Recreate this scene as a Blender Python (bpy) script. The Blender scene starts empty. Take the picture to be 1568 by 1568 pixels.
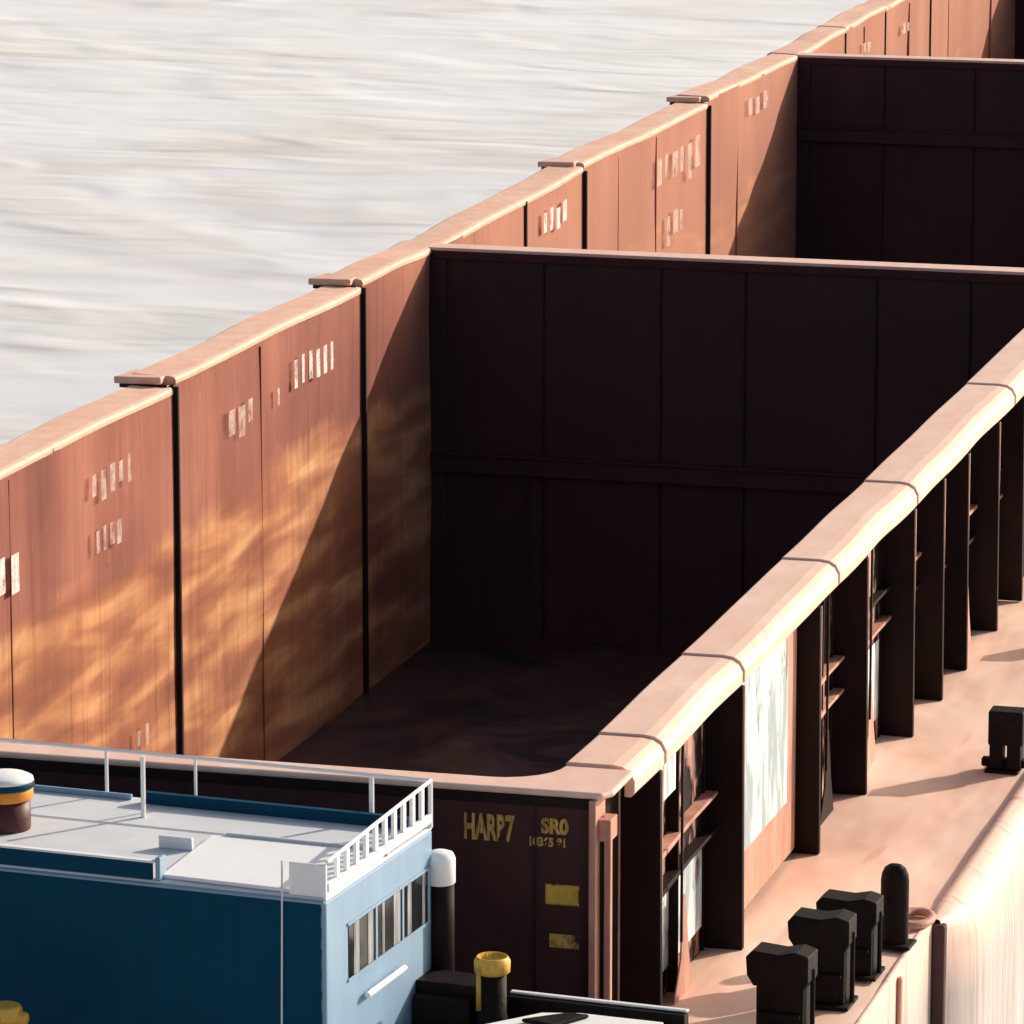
import bpy, math, random
from mathutils import Vector, noise
random.seed(7)
S=bpy.context.scene
S.view_settings.view_transform='Standard'; S.view_settings.look='None'; S.view_settings.exposure=0
rad=math.radians
# ---------------------------------------------------------------- materials
def newmat(name):
    m=bpy.data.materials.new(name); m.use_nodes=True
    nt=m.node_tree; b=nt.nodes['Principled BSDF']
    return m,nt,b
def N(nt,t,**kw):
    n=nt.nodes.new(t)
    for k,v in kw.items(): setattr(n,k,v)
    return n
def coords(nt,scale):
    tc=N(nt,'ShaderNodeTexCoord'); mp=N(nt,'ShaderNodeMapping')
    mp.inputs['Scale'].default_value=scale
    nt.links.new(tc.outputs['Object'],mp.inputs['Vector']); return mp.outputs[0]
def nz(nt,scale,s=1.0,detail=4,rough=.6,dist=0):
    n=N(nt,'ShaderNodeTexNoise'); n.inputs['Scale'].default_value=s; n.inputs['Detail'].default_value=min(detail,4)
    n.inputs['Roughness'].default_value=rough; n.inputs['Distortion'].default_value=dist
    nt.links.new(coords(nt,scale),n.inputs['Vector']); return n.outputs['Fac']
def ramp(nt,fac,stops):
    r=N(nt,'ShaderNodeValToRGB'); e=r.color_ramp.elements
    while len(e)<len(stops): e.new(.5)
    for i,(p,c) in enumerate(stops):
        e[i].position=p; e[i].color=(c,c,c,1) if not isinstance(c,tuple) else (*c,1)
    nt.links.new(fac,r.inputs[0]); return r.outputs[0]
def mix(nt,fac,a,b,mode='MIX'):
    m=N(nt,'ShaderNodeMix',data_type='RGBA',blend_type=mode)
    for s,v in ((m.inputs[0],fac),(m.inputs[6],a),(m.inputs[7],b)):
        if isinstance(v,bpy.types.NodeSocket): nt.links.new(v,s)
        elif isinstance(v,tuple): s.default_value=(*v,1)
        else: s.default_value=v
    return m.outputs[2]
def math_(nt,op,a,b=None):
    m=N(nt,'ShaderNodeMath',operation=op)
    for i,v in enumerate((a,b)):
        if v is None: continue
        if isinstance(v,bpy.types.NodeSocket): nt.links.new(v,m.inputs[i])
        else: m.inputs[i].default_value=v
    return m.outputs[0]
def bump(nt,b,h,strength=.3,dist=.02):
    n=N(nt,'ShaderNodeBump'); n.inputs['Strength'].default_value=strength; n.inputs['Distance'].default_value=dist
    nt.links.new(h,n.inputs['Height']); nt.links.new(n.outputs[0],b.inputs['Normal'])
def painted(name,c1,c2,c3=None,rough=.6,sc=(1,1,1),streak=(3,3,.3),amt=.5,bs=.25,spec=.3):
    m,nt,b=newmat(name)
    a=ramp(nt,nz(nt,sc,1.2,4),[(.3,c1),(.7,c2)])
    st=ramp(nt,nz(nt,streak,2,4,.7),[(.35,0.0),(.75,1.0)])
    col=mix(nt,math_(nt,'MULTIPLY',st,amt),a,c3 or tuple(x*.6 for x in c1))
    nt.links.new(col,b.inputs['Base Color']); b.inputs['Roughness'].default_value=rough
    b.inputs['Specular IOR Level'].default_value=spec
    bump(nt,b,nz(nt,sc,9,3),bs,.01)
    return m
def holdwall_mat():
    m,nt,b=newmat('hold_wall_rust')
    tc=N(nt,'ShaderNodeTexCoord'); sp=N(nt,'ShaderNodeSeparateXYZ'); nt.links.new(tc.outputs['Object'],sp.inputs[0])
    z=sp.outputs['Z']; y=sp.outputs['Y']
    w=nz(nt,(1,.45,.45),1.0,4,.6,.6)
    w2=nz(nt,(1,5,.4),1.5,3,.6)
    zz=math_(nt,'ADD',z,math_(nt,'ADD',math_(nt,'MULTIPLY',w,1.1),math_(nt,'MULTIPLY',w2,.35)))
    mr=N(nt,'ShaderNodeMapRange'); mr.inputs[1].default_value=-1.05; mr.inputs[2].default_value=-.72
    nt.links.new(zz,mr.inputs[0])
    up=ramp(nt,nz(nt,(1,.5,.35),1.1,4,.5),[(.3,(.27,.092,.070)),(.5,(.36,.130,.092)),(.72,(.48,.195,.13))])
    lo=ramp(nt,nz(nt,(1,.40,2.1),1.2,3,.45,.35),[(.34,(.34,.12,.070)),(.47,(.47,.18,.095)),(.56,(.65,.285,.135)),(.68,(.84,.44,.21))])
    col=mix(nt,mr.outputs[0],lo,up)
    st=ramp(nt,nz(nt,(1,4,.22),1.6,3,.5),[(.30,.84),(.52,1.0),(.75,1.08)])
    col=mix(nt,1.0,col,st,'MULTIPLY')
    st3=ramp(nt,nz(nt,(1,16,.06),1.0,2,.5),[(.30,.74),(.36,1.0),(.8,1.0)])
    col=mix(nt,1.0,col,st3,'MULTIPLY')
    rn=ramp(nt,nz(nt,(1,9,.35),1.3,3,.6),[(.60,1.0),(.72,.70)])
    col=mix(nt,1.0,col,rn,'MULTIPLY')
    pt=ramp(nt,nz(nt,(0,.55,0),1.0,1,.5),[(.35,.88),(.65,1.08)])
    col=mix(nt,1.0,col,pt,'MULTIPLY')
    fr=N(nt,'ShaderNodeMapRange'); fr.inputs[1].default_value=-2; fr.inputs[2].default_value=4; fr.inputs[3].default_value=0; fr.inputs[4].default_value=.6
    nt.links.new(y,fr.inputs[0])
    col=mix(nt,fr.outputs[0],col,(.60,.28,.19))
    sc=ramp(nt,nz(nt,(1,3,.9),2.2,4,.75),[(.62,0.0),(.76,.40)])
    col=mix(nt,sc,col,(.74,.48,.38))
    nt.links.new(col,b.inputs['Base Color']); b.inputs['Roughness'].default_value=.5; b.inputs['Specular IOR Level'].default_value=.25
    bump(nt,b,nz(nt,(1,3,.25),2,3,.5),.3,.02)
    return m
M={}
M['wall']=holdwall_mat()
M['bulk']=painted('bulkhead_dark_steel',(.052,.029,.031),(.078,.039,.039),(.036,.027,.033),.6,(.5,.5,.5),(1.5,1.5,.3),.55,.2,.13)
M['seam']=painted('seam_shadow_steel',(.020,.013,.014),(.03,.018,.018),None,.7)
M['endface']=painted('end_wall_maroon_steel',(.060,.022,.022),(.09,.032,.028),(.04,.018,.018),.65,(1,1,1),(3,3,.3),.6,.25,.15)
M['lip']=painted('coaming_peach_paint',(.86,.54,.41),(.93,.66,.53),(.66,.35,.25),.5,(1,.5,1),(2,.8,2),.4,.2,.3)
M['lipL']=painted('coaming_left_paint',(.80,.46,.33),(.92,.60,.45),(.56,.27,.17),.6,(1,.7,1),(2,2,2),.4,.3,.3)
M['salmon']=painted('salmon_steel',(.52,.24,.17),(.72,.38,.28),(.24,.10,.07),.6,(1,1,1),(3,3,.4),.7,.3)
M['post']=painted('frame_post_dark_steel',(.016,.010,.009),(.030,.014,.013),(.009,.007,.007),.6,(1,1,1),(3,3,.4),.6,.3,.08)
M['black']=painted('black_iron',(.005,.0045,.0045),(.012,.010,.009),(.05,.024,.016),.6,(3,3,3),(6,6,6),.3,.5,.1)
M['yellow']=painted('yellow_paint',(.75,.42,.05),(.85,.55,.10),(.2,.09,.02),.5,(3,3,3),(8,8,3),.5,.3)
M['white']=painted('white_paint',(.90,.88,.86),(.93,.92,.90),(.70,.65,.60),.4,(1,1,1),(4,4,.5),.15,.1)
M['roofgrey']=painted('roof_pale_grey',(.68,.69,.70),(.76,.76,.77),(.50,.48,.46),.5,(1,1,1),(1.5,1.5,2),.35,.1)
M['dblue']=painted('dark_blue_shaded_paint',(.0005,.046,.090),(.001,.060,.115),(.001,.030,.058),.5,(.5,.5,.5),(3,3,.25),.4,.04,.08)  # also the cabin's shaded faces, their shade put into this blue
M['lblue']=painted('light_blue_sunlit_paint',(.235,.36,.49),(.28,.41,.54),(.18,.27,.37),.4,(.8,.8,.8),(3,3,.3),.4,.05,.25)  # lighter copy of the cabin blue, sunlight put into the colour
M['maroon']=painted('maroon_paint',(.08,.02,.02),(.11,.03,.03),None,.5)
M['orange']=painted('orange_paint',(.85,.28,.04),(.9,.36,.06),None,.5)
m,nt,b=newmat('window_glass'); b.inputs['Base Color'].default_value=(.01,.012,.014,1); b.inputs['Roughness'].default_value=.12; M['glass']=m
m,nt,b=newmat('painted_window_reflection')
nt.links.new(ramp(nt,nz(nt,(6,6,.6),3,3),[(.35,(.06,.06,.065)),(.65,(.42,.42,.44))]),b.inputs['Base Color']); M['win_reflect']=m  # grey-white stripes painted on the panes as reflections
def worn(name,col,scale,t0,t1,col2=None,amax=1.0,csc=(1,2,.5)):
    m,nt,b=newmat(name)
    if col2: nt.links.new(ramp(nt,nz(nt,csc,3,4),[(.40,col),(.60,col2)]),b.inputs['Base Color'])
    else: b.inputs['Base Color'].default_value=(*col,1)
    b.inputs['Roughness'].default_value=.7
    f=ramp(nt,nz(nt,scale,1,4,.7),[(t0,0.0),(t1,amax)])
    tr=N(nt,'ShaderNodeBsdfTransparent'); ms=N(nt,'ShaderNodeMixShader')
    nt.links.new(f,ms.inputs[0]); nt.links.new(tr.outputs[0],ms.inputs[1]); nt.links.new(b.outputs[0],ms.inputs[2])
    nt.links.new(ms.outputs[0],nt.nodes['Material Output'].inputs[0]); return m
M['chalk']=worn('worn_white_marks',(.86,.70,.62),(1,4,3),.36,.75,None,.7)
M['chalk2']=worn('fresh_white_marks',(.92,.84,.78),(1,7,5),.30,.62,None,.95)
M['ytext']=worn('worn_yellow_lettering',(.66,.38,.09),(10,1,7),.32,.56)
M['mural']=worn('flaked_white_paint',(.90,.90,.87),(1,1.6,.8),.36,.44,(.30,.37,.39),1.0,(1,1.6,.35))
M['flake']=worn('flaked_salmon_paint',(.60,.32,.25),(1,2.4,1.0),.50,.58,(.20,.085,.065))
# deck
m,nt,b=newmat('deck_peach_paint')
c=ramp(nt,nz(nt,(1,.35,1),1.3,4,.5,.6),[(.3,(.80,.48,.355)),(.5,(.90,.59,.455)),(.7,(.95,.70,.565))])
st=ramp(nt,nz(nt,(3.5,.35,1),1.0,3,.5,.3),[(.58,0.0),(.70,.45)])
c=mix(nt,st,c,(.62,.32,.23))
st2=ramp(nt,nz(nt,(2.2,2.2,1),3,4,.8),[(.70,0.0),(.78,.6)])
c=mix(nt,st2,c,(.34,.15,.10))
nt.links.new(c,b.inputs['Base Color']); b.inputs['Roughness'].default_value=.5
bump(nt,b,nz(nt,(1.2,.5,1),1.5,2),.6,.06); M['deck']=m
# hull side
m,nt,b=newmat('hull_side_cream')
c=ramp(nt,nz(nt,(1,3,.2),1.5,4,.65),[(.3,(.34,.26,.235)),(.5,(.46,.385,.36)),(.7,(.57,.51,.49))])
tc=N(nt,'ShaderNodeTexCoord'); sp=N(nt,'ShaderNodeSeparateXYZ'); nt.links.new(tc.outputs['Object'],sp.inputs[0])
mr=N(nt,'ShaderNodeMapRange'); mr.inputs[1].default_value=-2.95; mr.inputs[2].default_value=-2.40
nt.links.new(math_(nt,'ADD',sp.outputs['Z'],math_(nt,'MULTIPLY',nz(nt,(1,3,.4),2,4),.3)),mr.inputs[0])
c=mix(nt,mr.outputs[0],c,(.84,.55,.44))
c=mix(nt,1.0,c,ramp(nt,nz(nt,(1,5,.12),1.5,4,.6),[(.32,.6),(.45,1.0),(.8,1.0)]),'MULTIPLY')
nt.links.new(c,b.inputs['Base Color']); b.inputs['Roughness'].default_value=.6
bump(nt,b,nz(nt,(1,3,.3),2,4),.4,.02); M['hull']=m
# hold floor
m,nt,b=newmat('hold_floor_residue')
c=ramp(nt,nz(nt,(.5,.5,.5),1.0,4,.55,1.4),[(.38,(.035,.023,.025)),(.50,(.095,.045,.040)),(.58,(.070,.052,.036)),(.68,(.17,.12,.08))])
nt.links.new(c,b.inputs['Base Color']); b.inputs['Roughness'].default_value=.4
bump(nt,b,nz(nt,(.7,.7,1),1.0,3,.5,1),.7,.12); M['floor']=m
# water: silt colour made paler, with the sky's reflection painted in
m,nt,b=newmat('silty_water_sky_sheen')
def wn(sc,s,d,r,di=0):
    n=N(nt,'ShaderNodeTexNoise'); n.inputs['Scale'].default_value=s;n.inputs['Detail'].default_value=d;n.inputs['Roughness'].default_value=r;n.inputs['Distortion'].default_value=di
    nt.links.new(coords(nt,sc),n.inputs['Vector']); return n.outputs['Fac']
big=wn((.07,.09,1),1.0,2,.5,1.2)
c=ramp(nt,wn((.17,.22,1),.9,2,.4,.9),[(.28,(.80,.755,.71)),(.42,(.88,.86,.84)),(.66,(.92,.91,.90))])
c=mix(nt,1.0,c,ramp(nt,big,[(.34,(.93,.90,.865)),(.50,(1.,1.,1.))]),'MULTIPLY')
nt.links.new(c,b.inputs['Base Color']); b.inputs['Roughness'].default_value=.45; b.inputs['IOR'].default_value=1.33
amp=ramp(nt,big,[(.36,1.0),(.60,.35)])
h=math_(nt,'ADD',wn((.24,.42,1),1.0,1,.4,1.0),math_(nt,'MULTIPLY',wn((.6,1.1,1),1.0,1,.4,.8),.14))
h=math_(nt,'MULTIPLY',h,amp)
bump(nt,b,h,.8,.26); M['water']=m
# ---------------------------------------------------------------- mesh builder
import bmesh
class MB:
    def __init__(s,name,mats,parent=None,bevel=0,smooth=False):
        s.n=name;s.v=[];s.f=[];s.mi=[];s.mats=mats;s.p=parent;s.b=bevel;s.s=smooth
    def idx(s,m):
        if m not in s.mats: s.mats.append(m)
        return s.mats.index(m)
    def add(s,vs,fs,m):
        o=len(s.v); s.v+= [tuple(q) for q in vs]; s.f+=[tuple(o+i for i in f) for f in fs]; s.mi+=[s.idx(m)]*len(fs); return s
    def box(s,x0,x1,y0,y1,z0,z1,m):
        vs=[(x0,y0,z0),(x1,y0,z0),(x1,y1,z0),(x0,y1,z0),(x0,y0,z1),(x1,y0,z1),(x1,y1,z1),(x0,y1,z1)]
        return s.add(vs,[(3,2,1,0),(4,5,6,7),(0,1,5,4),(1,2,6,5),(2,3,7,6),(3,0,4,7)],m)
    def prism(s,poly,axis,a,b,m):
        n=len(poly)
        def P(p,t):
            if axis=='y': return (p[0],t,p[1])
            if axis=='x': return (t,p[0],p[1])
            return (p[0],p[1],t)
        vs=[P(p,a) for p in poly]+[P(p,b) for p in poly]
        fs=[tuple(range(n))[::-1],tuple(range(n,2*n))]+[(i,(i+1)%n,n+(i+1)%n,n+i) for i in range(n)]
        return s.add(vs,fs,m)
    def lathe(s,cx,cy,prof,m,n=24,sx=1,sy=1):
        vs=[];fs=[]
        for r,z in prof:
            for i in range(n):
                a=2*math.pi*i/n; vs.append((cx+r*sx*math.cos(a),cy+r*sy*math.sin(a),z))
        for k in range(len(prof)-1):
            for i in range(n):
                j=(i+1)%n; fs.append((k*n+i,k*n+j,(k+1)*n+j,(k+1)*n+i))
        fs.append(tuple(range(n))[::-1]); fs.append(tuple(range((len(prof)-1)*n,len(prof)*n)))
        return s.add(vs,fs,m)
    def tube(s,p,q,r,m,n=8):
        p=Vector(p);q=Vector(q);d=(q-p).normalized()
        u=d.orthogonal().normalized();w=d.cross(u)
        vs=[tuple(c+r*(math.cos(2*math.pi*i/n)*u+math.sin(2*math.pi*i/n)*w)) for c in (p,q) for i in range(n)]
        fs=[tuple(range(n))[::-1],tuple(range(n,2*n))]+[(i,(i+1)%n,n+(i+1)%n,n+i) for i in range(n)]
        return s.add(vs,fs,m)
    def done(s):
        me=bpy.data.meshes.new(s.n); me.from_pydata(s.v,[],s.f); me.update()
        for m in s.mats: me.materials.append(M[m])
        for p,i in zip(me.polygons,s.mi): p.material_index=i; p.use_smooth=s.s
        bm=bmesh.new(); bm.from_mesh(me); bmesh.ops.recalc_face_normals(bm,faces=bm.faces); bm.to_mesh(me); bm.free()
        o=bpy.data.objects.new(s.n,me); S.collection.objects.link(o)
        if s.p: o.parent=s.p
        if s.b:
            bv=o.modifiers.new('bevel','BEVEL'); bv.width=s.b; bv.segments=2; bv.limit_method='ANGLE'; bv.angle_limit=rad(40)
        return o
def empty(name,loc=(0,0,0),rz=0):
    e=bpy.data.objects.new(name,None); S.collection.objects.link(e); e.location=loc; e.rotation_euler=(0,0,rz); return e
WATER=-5.3; FLOOR=-4.9; DK=-2.42; XR=7.89; XP=8.08; XO=8.40; XH=9.72
barge=empty('hopper_barge')
segs=[(-34,-24,.02,-.01),(-24,-16.6,.02,0),(-16.6,-9.45,.05,-.04),(-9.45,-2.85,.05,-.03),(-2.85,0.35,.05,0.0),
      (0.35,7.3,-.02,.0),(7.3,14.6,.06,-.02),(14.6,20.9,.08,.0),(20.9,24.6,.0,.05),(24.6,28,.05,.08),(28,32.2,.05,.05),(32.2,41.3,.02,.0),(41.3,60,.05,.0)]
def wob(y,z,k=0):
    return .040*noise.noise(Vector((y*.35+k,z*.5,3.1)))+.022*noise.noise(Vector((y*1.5,z*.35,9)))
def grid(mb,y0,y1,z0,z1f,mat,x=0):
    ny=max(2,int((y1-y0)/.16)); nzn=18; vs=[];fs=[]
    for i in range(ny+1):
        t=i/ny; y=y0+(y1-y0)*t; zt=z1f(t)
        for j in range(nzn+1):
            z=z0+(zt-z0)*j/nzn
            e=min(1,min(i,ny-i)/2)
            vs.append((x+wob(y,z)*e,y,z))
    for i in range(ny):
        for j in range(nzn):
            a=i*(nzn+1)+j; fs.append((a,a+nzn+1,a+nzn+2,a+1))
    mb.add(vs,fs,mat)
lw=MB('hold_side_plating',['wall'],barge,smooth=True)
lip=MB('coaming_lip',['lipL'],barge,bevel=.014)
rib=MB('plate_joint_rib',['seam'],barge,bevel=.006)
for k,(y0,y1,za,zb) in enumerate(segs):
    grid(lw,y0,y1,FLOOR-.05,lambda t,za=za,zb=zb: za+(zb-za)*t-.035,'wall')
    n=14; pv=[];pf=[]
    for i in range(n+1):
        t=i/n; y=y0+.012+(y1-y0-.024)*t; z=za+(zb-za)*t+.010*math.sin(t*9+k)+.006*noise.noise(Vector((y*.9,k,4)))
        xo=-.50+.04*noise.noise(Vector((y*.5,k,0))); xi=.012+.014*noise.noise(Vector((y*.6,k,7)))
        pv+=[(xo,y,z-.16),(xo,y,z-.02),(xo+.07,y,z+.012),(xi-.06,y,z),(xi-.012,y,z-.012),(xi,y,z-.04),(xi,y,z-.085)]
    for i in range(n):
        for j in range(7):
            a=i*7+j;b_=i*7+(j+1)%7; pf.append((a,b_,b_+7,a+7))
    pf+= [tuple(range(7)),tuple(range(n*7,n*7+7))[::-1]]
    lip.add(pv,pf,'lipL')
for y in (-9.45,-2.85,7.3,14.6,4.35,24.6,28.0,32.2,-16.6,-24):
    w=.055 if y in(-9.45,-2.85,7.3,14.6,-16.6) else .022
    rib.box(-.03,w,y-.03,y+.02,FLOOR,-.05,'seam')
for y in (-14.2,-6.6,1.9,9.2,11.4,16.6,26.2,30.2,34,38.5):
    rib.box(-.03,.010,y-.006,y+.006,FLOOR,-.11,'wall')
for y,z in ((-9.45,.0),(-2.85,.0),(7.3,.02),(14.6,.02)):
    lip.prism([(-.60,y-.16),(-.10,y-.12),(-.10,y+.1),(-.52,y+.30)],'z',z-.02,z+.055,'lipL')
    rib.box(-.56,-.04,y-.10,y-.09,z-.07,z-.02,'seam')  # dark strip painted in as the shadow at the raised lip end
lw.done()
ls=MB('port_side_hull',['deck','hull','post'],barge,bevel=.03)
ls.box(-1.75,-.28,-24.3,60,DK-.06,DK,'deck')
ls.box(-1.80,-1.72,-24.3,60,-6,DK+.02,'hull')
ls.box(-.30,-.20,-24.3,60,DK,-.17,'post')
y=-22
while y<60:
    ls.prism([(-.30,DK),(-.62,DK),(-.48,-.17),(-.30,-.17)],'y',y,y+.05,'post'); y+=2.1
ls.done()
# transverse bulkheads
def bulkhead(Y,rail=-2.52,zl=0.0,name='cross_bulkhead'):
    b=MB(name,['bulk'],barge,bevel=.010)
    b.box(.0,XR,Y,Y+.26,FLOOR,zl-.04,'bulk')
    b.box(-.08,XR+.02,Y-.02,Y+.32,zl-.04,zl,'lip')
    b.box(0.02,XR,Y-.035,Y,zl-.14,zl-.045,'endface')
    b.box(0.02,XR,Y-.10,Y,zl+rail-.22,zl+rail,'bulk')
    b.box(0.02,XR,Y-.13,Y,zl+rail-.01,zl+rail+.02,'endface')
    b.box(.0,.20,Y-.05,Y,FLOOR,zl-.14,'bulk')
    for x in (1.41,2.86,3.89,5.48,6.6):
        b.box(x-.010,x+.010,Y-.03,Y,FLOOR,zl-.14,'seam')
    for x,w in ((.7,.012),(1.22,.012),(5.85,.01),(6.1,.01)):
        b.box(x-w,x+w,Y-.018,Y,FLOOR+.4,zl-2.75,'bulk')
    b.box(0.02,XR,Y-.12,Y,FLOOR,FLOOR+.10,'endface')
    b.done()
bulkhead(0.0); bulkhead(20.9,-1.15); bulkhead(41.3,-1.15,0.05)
# floor with creased residue sheet
fl=MB('hold_floor',['floor'],barge,smooth=True)
nx,ny=80,460; vs=[];fs=[]
def ridge(p): return 1-abs(noise.noise(p))*2
for j in range(ny+1):
    for i in range(nx+1):
        x=-.02+7.93*i/nx; yy=-24+84.0*j/ny
        e=min(1,x/1.2) if x>0 else 0
        h=.04*noise.noise(Vector((x*.55,yy*.4,1)))
        h+=.28*e*max(0,ridge(Vector((x*.40+yy*.16,yy*.10-x*.2,5)))-.74)
        h+=.28*e*max(0,ridge(Vector((x*.45-yy*.18,yy*.08+x*.1,15)))-.74)
        vs.append((x,yy,FLOOR+max(0,h+.03)+.004))
for j in range(ny):
    for i in range(nx):
        a=j*(nx+1)+i; fs.append((a,a+1,a+nx+2,a+nx+1))
fl.add(vs,fs,'floor'); fl.done()
# near end wall
ew=MB('end_wall',['endface','lip','salmon','post'],barge,bevel=.010)
ew.box(-.3,8.26,-24.20,-24.02,-3.4,-.05,'endface')
for x in (7.86,5.2,3.6,2.0): ew.box(x-.008,x+.008,-24.215,-24.20,-2.4,-.10,'seam')
ew.box(-.3,8.30,-24.24,-24.20,-.12,-.05,'post')
ew.box(8.262,8.315,-24.26,-23.98,-2.42,-.05,'salmon')
ew.box(8.35,8.40,-24.16,-24.10,-2.42,-.36,'salmon')
ew.box(8.315,8.35,-24.13,-24.09,-2.42,-.2,'seam')
ew.box(8.315,8.41,-24.20,-24.0,-.36,-.20,'salmon')
ew.box(8.06,8.09,-24.0,-22.6,-2.42,-.2,'post')
ew.done()
ne=MB('end_coaming_lip',['lip'],barge,bevel=.02)
inner=[(-.3,-23.95),(7.45,-23.95)]
for i in range(1,7):
    a=-math.pi/2+ (math.pi/2)*i/6; inner.append((7.45+.44*math.cos(a),-23.51+.44*math.sin(a)))
outer=[(8.41,-23.51),(8.41,-24.12),(8.35,-24.23),(-.3,-24.23)]
ne.prism(inner+outer,'z',-.05,0.0,'lip'); ne.done()
# starboard coaming
rc=MB('starboard_coaming',['lip'],barge,smooth=False,bevel=.008)
cuts=[-23.49,-22.55,-19.9,-16.2,-12.65,-7.4,-2.5,0.4,5,10,15,21,28,36,44,60]
for k in range(len(cuts)-1):
    y0,y1=cuts[k]+.003,cuts[k+1]-.003
    n=12; pv=[];pf=[]
    for i in range(n+1):
        t=i/n;y=y0+(y1-y0)*t
        dz=.014*noise.noise(Vector((y*.5,2,2)))+ .018*(1-t); dx=.030*noise.noise(Vector((y*.6,8,2)))-.015*t
        pr=[(XR,-.12),(XR,-.01),(XR+.02,0),(8.24,.0),(8.32,-.012),(8.375,-.045),(8.41,-.11),(8.41,-.20),(8.38,-.235),(8.33,-.235),(8.33,-.12)]
        pv+=[(a+(dx if a>8.2 else dx*.4),y,b+dz) for a,b in pr]
    q=len(pr)
    for i in range(n):
        for j in range(q):
            a=i*q+j;b_=i*q+(j+1)%q; pf.append((a,b_,b_+q,a+q))
    pf+=[tuple(range(q)),tuple(range(n*q,n*q+q))[::-1]]
    rc.add(pv,pf,'lip')
rc.done()
ip=MB('starboard_hold_plating',['wall','post'],barge)
ip.box(7.90,7.96,-24,60,FLOOR,-.13,'wall')
ip.box(8.03,8.08,-23.5,60,DK,-.14,'post')  # outer plate darkened in colour for the shade between posts
ip.done()
# frame posts
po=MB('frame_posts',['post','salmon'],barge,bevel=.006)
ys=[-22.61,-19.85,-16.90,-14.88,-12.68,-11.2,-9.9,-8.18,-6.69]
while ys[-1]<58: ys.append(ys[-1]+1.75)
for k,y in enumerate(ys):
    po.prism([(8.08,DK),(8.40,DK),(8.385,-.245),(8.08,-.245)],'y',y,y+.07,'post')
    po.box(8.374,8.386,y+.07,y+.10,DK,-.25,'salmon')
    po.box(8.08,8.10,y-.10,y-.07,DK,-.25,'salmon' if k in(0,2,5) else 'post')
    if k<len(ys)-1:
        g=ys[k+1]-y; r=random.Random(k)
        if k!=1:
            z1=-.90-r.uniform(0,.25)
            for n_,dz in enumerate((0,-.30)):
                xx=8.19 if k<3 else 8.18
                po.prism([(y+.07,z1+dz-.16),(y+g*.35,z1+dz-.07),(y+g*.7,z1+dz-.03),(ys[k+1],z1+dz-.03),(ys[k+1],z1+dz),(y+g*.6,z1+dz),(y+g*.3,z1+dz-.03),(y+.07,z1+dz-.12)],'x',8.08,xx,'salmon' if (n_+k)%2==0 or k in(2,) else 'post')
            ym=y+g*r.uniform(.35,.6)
            po.box(8.08,8.17,ym,ym+.03,DK,-.25,'post')  # thin rib added to help darken the bay
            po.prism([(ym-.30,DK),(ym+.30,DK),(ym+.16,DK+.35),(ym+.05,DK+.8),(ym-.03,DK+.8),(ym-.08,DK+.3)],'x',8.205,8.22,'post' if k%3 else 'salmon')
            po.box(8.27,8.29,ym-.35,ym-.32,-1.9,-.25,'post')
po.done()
pm=MB('painted_bay_plates',['mural','flake'],barge)
pm.box(8.205,8.209,-19.55,-17.35,-1.85,-.35,'mural')
pm.box(8.19,8.203,-19.72,-16.98,-2.35,-.33,'salmon')
pm.box(8.16,8.164,-22.3,-21.2,-.75,-.35,'mural')
for k,y in enumerate(ys[:-1]):
    if k!=1: pm.box(8.085,8.089,y+.12,ys[k+1]-.12,DK+.02,-.3,'flake')
    if k in(0,3,4,6,7): pm.box(8.092,8.096,y+.2,ys[k+1]-.15,-2.2,-1.45,'mural')
pm.done()
# deck + hull side
dk=MB('side_deck',['deck'],barge,smooth=True)
vs=[];fs=[];ny=260;nx=8
for j in range(ny+1):
    yy=-24.2+84.2*j/ny
    for i in range(nx+1):
        x=8.06+(XH-.05-8.06)*i/nx
        vs.append((x,yy,DK+.03*noise.noise(Vector((x*1.3,yy*.7,4)))))
for j in range(ny):
    for i in range(nx):
        a=j*(nx+1)+i; fs.append((a,a+1,a+nx+2,a+nx+1))
dk.add(vs,fs,'deck'); dk.done()
def loft(mb,sections,mat):
    q=len(sections[0]); pv=[p for s_ in sections for p in s_]; pf=[]
    for i in range(len(sections)-1):
        for j in range(q-1):
            a=i*q+j; pf.append((a,a+1,a+q+1,a+q))
    mb.add(pv,pf,mat)
hs=MB('starboard_hull_side',['hull'],barge,smooth=True)
secs=[]
for j in range(260):
    y=-18.55+78.5*j/259
    e=min(1,(y+18.55)/.7); e=math.sqrt(max(0,1-(1-e)**2))
    w=.03*noise.noise(Vector((y*.8,0,0)))
    o=.08+.20*e+w
    secs.append([(XH-.06,y,DK-.03),(XH-.03,y,DK+.05*e),(XH+.05*e,y,DK+.055*e),(XH+o*.6,y,DK-.01),(XH+o*.9,y,DK-.10),(XH+o,y,DK-.24),(XH+o+.02+w,y,DK-.6),(XH+o+.02-w,y,DK-1.4),(XH+o,y,-6)])
loft(hs,secs,'hull'); hs.done()
hb=MB('bow_hull_side',['hull','salmon','bulk'],barge,bevel=.02)
hb.box(XH-.06,XH-.01,-24.2,-18.45,-6,DK+.015,'hull')
hb.box(XH-.008,XH+.10,-18.62,-18.50,-6,DK-.04,'bulk')
hb.box(XH-.008,XH+.03,-20.1,-20.02,-6,DK-.05,'salmon')
hb.box(-.3,XH,-24.26,-24.205,-6,DK-.01,'endface')
hb.box(8.1,9.3,-22.22,-22.14,DK+.0,DK+.05,'post')
hb.done()
lip.done(); rib.done()
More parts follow.
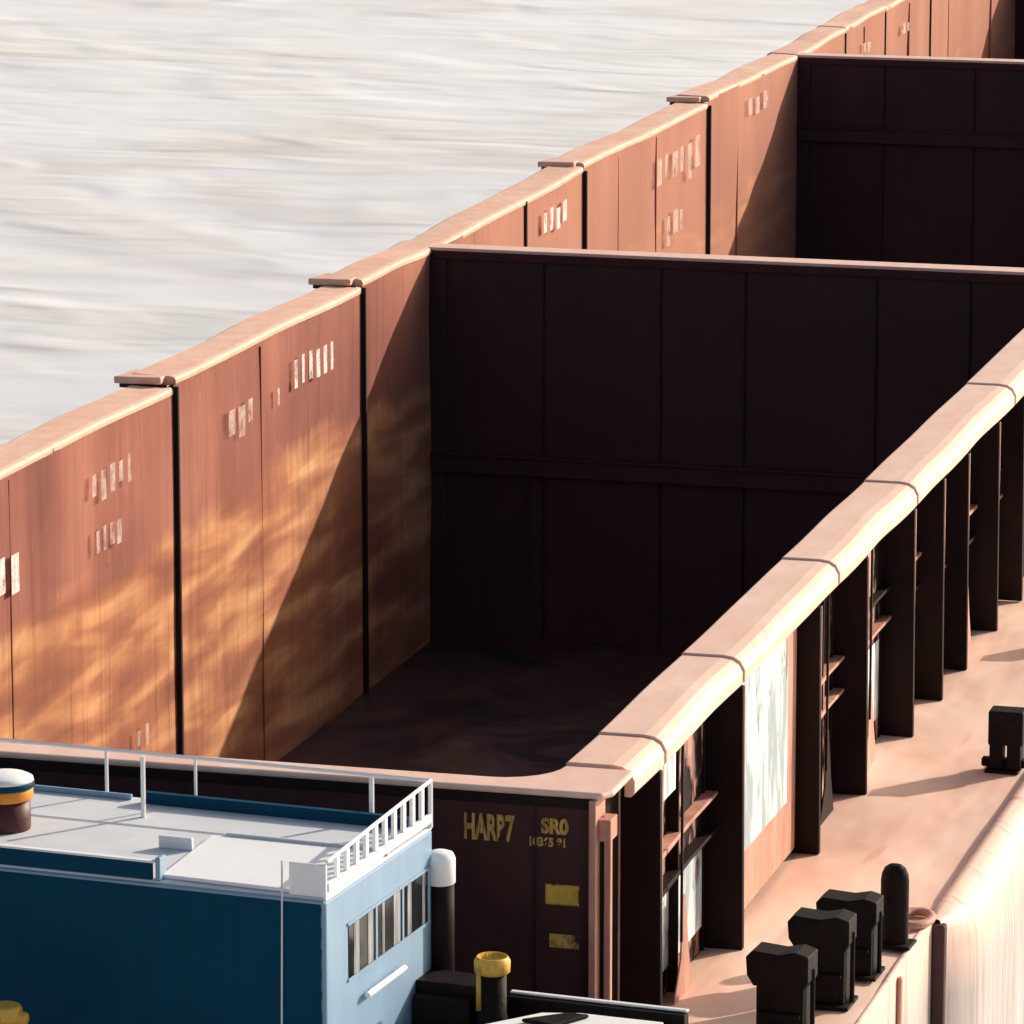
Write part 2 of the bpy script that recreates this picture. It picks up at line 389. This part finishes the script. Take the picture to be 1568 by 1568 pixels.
# worn marks on walls
mk=MB('worn_wall_marks',['chalk'],barge)
def marks(y0,y1,z0,z1,n,h=.9,mat='chalk'):
    w=(y1-y0)/n
    for i in range(n):
        a=y0+w*i; hh=(z1-z0)*(random.uniform(.6,1) if h<1 else 1)
        dz=random.uniform(-.04,.02); ww=random.uniform(.45,.8)
        mk.box(.055,.057,a+w*.12,a+w*ww,z1-hh+dz,z1+dz,mat)
marks(-5.6,-4.0,-.74,-.42,6,1,'chalk2'); marks(-6.2,-6.0,-.9,-.66,1)
marks(-7.9,-6.9,-1.0,-.6,3,.5)
marks(-12.1,-10.8,-.78,-.45,5,.5); marks(-12.0,-11.2,-1.32,-1.05,4,.5)
marks(-15.4,-14.0,-1.2,-.8,4,.5,'chalk2')
marks(5.0,6.3,-.62,-.30,4,.6,'chalk2')
marks(11.2,14.0,-.95,-.40,6,.5); marks(11.8,13.0,-1.75,-1.3,3,.4)
marks(17.0,18.6,-.62,-.25,3,.5)
marks(25.8,26.6,-.55,-.35,2,.5); marks(29.2,30.2,-.6,-.4,2,.5)
marks(-13.3,-12.6,-3.7,-3.3,3,.5); marks(-10.9,-10.4,-3.6,-3.35,2,.5)
mk.done()
def text(body,x,z,size,name,sx=.6,off=.006):
    cu=bpy.data.curves.new(name,'FONT'); cu.body=body; cu.size=size; cu.extrude=.002; cu.offset=off; cu.materials.append(M['ytext'])
    o=bpy.data.objects.new(name,cu); S.collection.objects.link(o); o.parent=barge
    o.location=(x,-24.207,z); o.rotation_euler=(rad(90),0,0); o.scale=(sx,1,1)
text('HARB7',7.32,-.40,.26,'end_wall_lettering',.47,.010); text('SR0',7.90,-.32,.15,'end_wall_lettering_b',.85,.007); text('10365 81',7.80,-.42,.09,'end_wall_lettering_c',.85,.004)
ym=MB('end_wall_yellow_marks',['ytext','yellow'],barge)
ym.box(7.93,8.18,-24.206,-24.202,-.85,-.70,'ytext'); ym.box(7.94,8.17,-24.210,-24.207,-.84,-.71,'yellow')
ym.box(7.96,8.18,-24.206,-24.202,-1.17,-1.07,'ytext')
ym.done()
# ---------------------------------------------------------------- deck fittings
def bollard(x,y,h=.55,w=.2,kind=0):
    b=MB('mooring_bollard',['black'],None,bevel=.025,smooth=False)
    if kind==0:
        b.lathe(0,0,[(w*.5,0),(w*.5,h*.80),(w*.47,h*.88),(w*.38,h*.95),(w*.22,h*.99),(w*.08,h)],'black',28,1,.8)
        b.box(-w*.7,w*.7,-w*.6,w*.6,0,.03,'black')
    else:
        b.box(-.26,.26,-.18,.18,0,.03,'black')
        b.box(-.16,.21,-.11,.11,.03,h*.75,'black')
        b.prism([(-.18,h*.62),(-.23,h*.72),(-.24,h*.90),(-.19,h*.97),(.02,h*.95),(.15,h*.99),(.25,h*.95),(.25,h*.70),(.21,h*.6)],'y',-.13,.13,'black')
        b.tube((-.14,-.125,h*.35),(.19,-.125,h*.35),.02,'black')
        b.tube((.25,0,.02),(.25,0,h*.8),.02,'black')
    o=b.done(); o.location=(x,y,DK+.02); o.rotation_euler=(0,0,rad(random.uniform(-6,6)))
    return o
bollard(9.56,-19.45,.68,.23,0)
bollard(9.36,-20.30,.66,.2,1)
bollard(9.31,-21.12,.74,.2,1)
bollard(9.24,-22.25,.78,.2,1)
ch=MB('deck_chock',['black'],None,bevel=.02)
ch.box(-.16,.16,-.14,.14,0,.03,'black'); ch.box(-.12,.0,-.10,.10,.03,.5,'black'); ch.box(.04,.17,-.10,.10,.03,.50,'black'); ch.box(-.13,.19,-.12,.12,.26,.58,'black'); ch.box(-.20,.20,-.05,.05,.04,.12,'black')
o=ch.done(); o.location=(9.44,-13.7,DK+.01)
for (x,y) in ((9.5,-8.2),(9.5,-2.5),(9.5,6)):
    o2=bpy.data.objects.new('deck_chock',o.data); S.collection.objects.link(o2); o2.location=(x,y,DK+.004)
rp=MB('rope_coil',['salmon'],None,smooth=True)
vs=[];fs=[];R1,R2=.13,.035
for i in range(28):
    for j in range(10):
        a=2*math.pi*i/28;c_=2*math.pi*j/10; vs.append(((R1+R2*math.cos(c_))*math.cos(a),(R1+R2*math.cos(c_))*math.sin(a)*1.6,.05+R2*math.sin(c_)))
for i in range(28):
    for j in range(10): fs.append((i*10+j,((i+1)%28)*10+j,((i+1)%28)*10+(j+1)%10,i*10+(j+1)%10))
rp.add(vs,fs,'salmon'); o=rp.done(); o.location=(9.60,-18.75,DK+.0)
# ---------------------------------------------------------------- pushboat
boat=empty('push_boat',(7.26,-27.3,0),rad(-5))
cb=MB('cabin',['dblue','lblue','roofgrey','white'],boat,bevel=.012)
L=1.93
cb.box(-7,-.02,0.0,.05,-2.4,-.03,'dblue')
cb.box(-.05,.0,.0,L,-2.4,-.03,'lblue')
cb.box(-7,-.05,L-.05,L,-2.4,-.03,'dblue')
cb.box(-7,0.0,.0,L,-.03,0.0,'roofgrey')
cb.box(-7,-.0,-.03,-.003,-.04,-.018,'lblue')
cb.done()
bw=MB('roof_bulwark',['white','dblue'],boat,bevel=.006)
bw.prism([(-1.22,.06),(-.26,.03),(-.02,.03),(-.02,1.10),(-1.30,1.10)],'z',.002,.03,'white')  # level slab in place of the upright front board, shaped to catch sun
bw.box(-.265,.0,.0,.025,.002,.225,'white')
bw.box(-1.20,-.0,1.10,1.13,.002,.05,'roofgrey')
bw.box(-7,-1.26,.0,.03,.002,.12,'dblue')
bw.box(-7,-1.24,-.01,.045,.12,.135,'white')
bw.box(-1.235,-1.20,.0,.10,.002,.16,'lblue')
bw.box(-1.55,-1.30,.75,.78,.002,.09,'white')
bw.box(-2.15,-.12,L-.16,L-.10,.002,.085,'dblue')
bw.box(-7,-2.25,L-.10,L-.07,.002,.04,'lblue')
bw.box(-.018,.012,.03,L-.02,.032,.10,'white')
bw.done()
rl=MB('railing',['white'],boat)
zt=.335
rl.tube((-7,L-.03,zt),(0,L-.03,zt),.013,'white')
rl.tube((0,L-.03,zt),(0,.02,.245),.014,'white')
for x,r in ((0,.018),(-.44,.02),(-2.47,.014),(-1.78,.012),(-4,.018),(-5.5,.018)): rl.tube((x,L-.03,0),(x,L-.03,zt),r,'white')
rl.tube((-1.98,1.45,0),(-1.98,1.45,.44),.018,'white')
for i in range(1,11):
    t=i/11; y=.02+(L-.05)*t; rl.box(-.012,.012,y-.024,y+.024,.08,.245+(.335-.245)*t,'white')
rl.done()
wn_=MB('side_windows',['glass','win_reflect','lblue'],boat,bevel=.003)
n=6; ya,yb=.38,1.84
w=(yb-ya)/n
wn_.box(.0,.006,ya,yb,-.66,-.29,'glass')
wn_.box(.0,.012,ya-.02,yb+.02,-.68,-.66,'lblue'); wn_.box(.0,.012,ya-.02,yb+.02,-.29,-.27,'lblue')
rr=random.Random(3)
for i in range(n):
    y=ya+w*i
    wn_.box(.006,.009,y+w*rr.uniform(.3,.5),y+w*rr.uniform(.6,.85),-.655,-.295,'win_reflect')
    if i%2==1: wn_.box(.006,.013,y+w-.02,y+w+.012,-.66,-.29,'lblue')
wn_.done()
hr=MB('side_handrail',['white'],boat); hr.tube((.04,.62,-.84),(.04,1.30,-.84),.022,'white'); hr.tube((0,.75,-.84),(.04,.75,-.84),.012,'white'); hr.tube((0,1.2,-.84),(.04,1.2,-.84),.012,'white'); hr.done()
cbL=MB('halyard_cable',['roofgrey'],boat); cbL.tube((-.30,-.03,.24),(-.33,-.03,-2.3),.007,'roofgrey'); cbL.done()
lr=MB('liferaft_canister',['maroon'],boat,smooth=True)
lx,ly=-2.76,.85
lr.lathe(lx,ly,[(.175,.0),(.18,.02),(.18,.22)],'maroon',32)
lr.lathe(lx,ly,[(.195,.22),(.20,.23),(.20,.295),(.195,.30)],'orange',32)
lr.lathe(lx,ly,[(.205,.30),(.21,.31),(.21,.34),(.205,.345)],'dblue',32)
lr.lathe(lx,ly,[(.205,.345),(.20,.365),(.16,.385),(.08,.395),(.02,.40)],'white',32)
lr.done()
bh=MB('hull',['black','dblue','white'],boat,bevel=.010)
bh.box(-7,.55,-3.0,1.95,-5.5,-2.4,'dblue')
bh.box(-6,2.0,.95,1.9,-5.5,-1.35,'black')
bh.box(.60,1.9,1.80,1.90,-1.35,-1.13,'black'); bh.box(.60,1.9,1.86,1.91,-1.128,-1.11,'white')
bh.box(.0,.5,1.6,1.9,-1.34,-1.02,'black'); bh.box(.02,.44,1.50,1.59,-1.34,-1.1,'post')
bh.prism([(.70,1.0),(1.0,1.42),(1.25,1.50),(1.85,1.50),(2.0,1.0)],'z',-1.14,-1.09,'white')
bh.prism([(.95,1.15),(1.2,1.40),(1.35,1.40),(1.2,1.1)],'z',-1.088,-1.06,'black')
bh.done()
ex=MB('exhaust_funnel',['endface','white'],boat,smooth=True)
ex.lathe(.05,1.98,[(.09,-1.1),(.09,-.42)],'post',24); ex.lathe(.04,1.98,[(.10,-.42),(.108,-.41),(.108,-.24),(.09,-.20),(.05,-.185)],'white',24)
ex.done()
bt=MB('yellow_topped_bitt',['black','yellow'],boat,smooth=True)
bt.lathe(.57,1.60,[(.12,-1.6),(.12,-1.25),(.10,-1.2),(.10,-.91)],'black',24)
bt.lathe(.57,1.60,[(.102,-.91),(.125,-.895),(.128,-.82),(.11,-.79),(.105,-.785),(.09,-.83)],'yellow',24)
bt.box(.50,.53,1.47,1.49,-1.15,-.86,'yellow')
bt.done()
yb_=MB('yellow_bitt',['yellow','black'],boat,smooth=False,bevel=.015)
yb_.lathe(-2.02,-.72,[(.09,-2.4),(.09,-.86),(.12,-.84),(.125,-.78),(.11,-.74)],'yellow',20)
yb_.tube((-2.35,-.72,-.82),(-1.85,-.72,-.82),.045,'yellow',12)
yb_.done()
# water
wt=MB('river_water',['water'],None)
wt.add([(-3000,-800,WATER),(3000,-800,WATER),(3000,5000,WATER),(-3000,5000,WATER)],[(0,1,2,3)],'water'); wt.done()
# light
sv=Vector((.82,1.0,.525)).normalized()
el=math.asin(sv.z); az=math.atan2(sv.x,sv.y)
sun=bpy.data.lights.new('sun','SUN'); sun.energy=5; sun.angle=rad(.6); sun.color=(1,.915,.80)
so=bpy.data.objects.new('sun',sun); S.collection.objects.link(so); so.rotation_euler=sv.to_track_quat('Z','Y').to_euler()
W=bpy.data.worlds.new('World'); S.world=W; W.use_nodes=True; nt=W.node_tree
sk=nt.nodes.new('ShaderNodeTexSky'); sk.sky_type='NISHITA'; sk.sun_disc=False; sk.sun_elevation=el; sk.sun_rotation=az
sk.air_density=1.0; sk.dust_density=4.0; sk.ozone_density=1.0
nt.links.new(sk.outputs[0],nt.nodes['Background'].inputs[0]); nt.nodes['Background'].inputs[1].default_value=.125
# camera
cd=bpy.data.cameras.new('camera'); cd.sensor_width=36; cd.lens=36*7746/1568; cd.clip_end=8000
co=bpy.data.objects.new('camera',cd); S.collection.objects.link(co)
co.location=(16.99,-58.0,9.3); co.rotation_euler=(rad(90)-math.atan(1611/7746.),0,rad(15.4)); S.camera=co
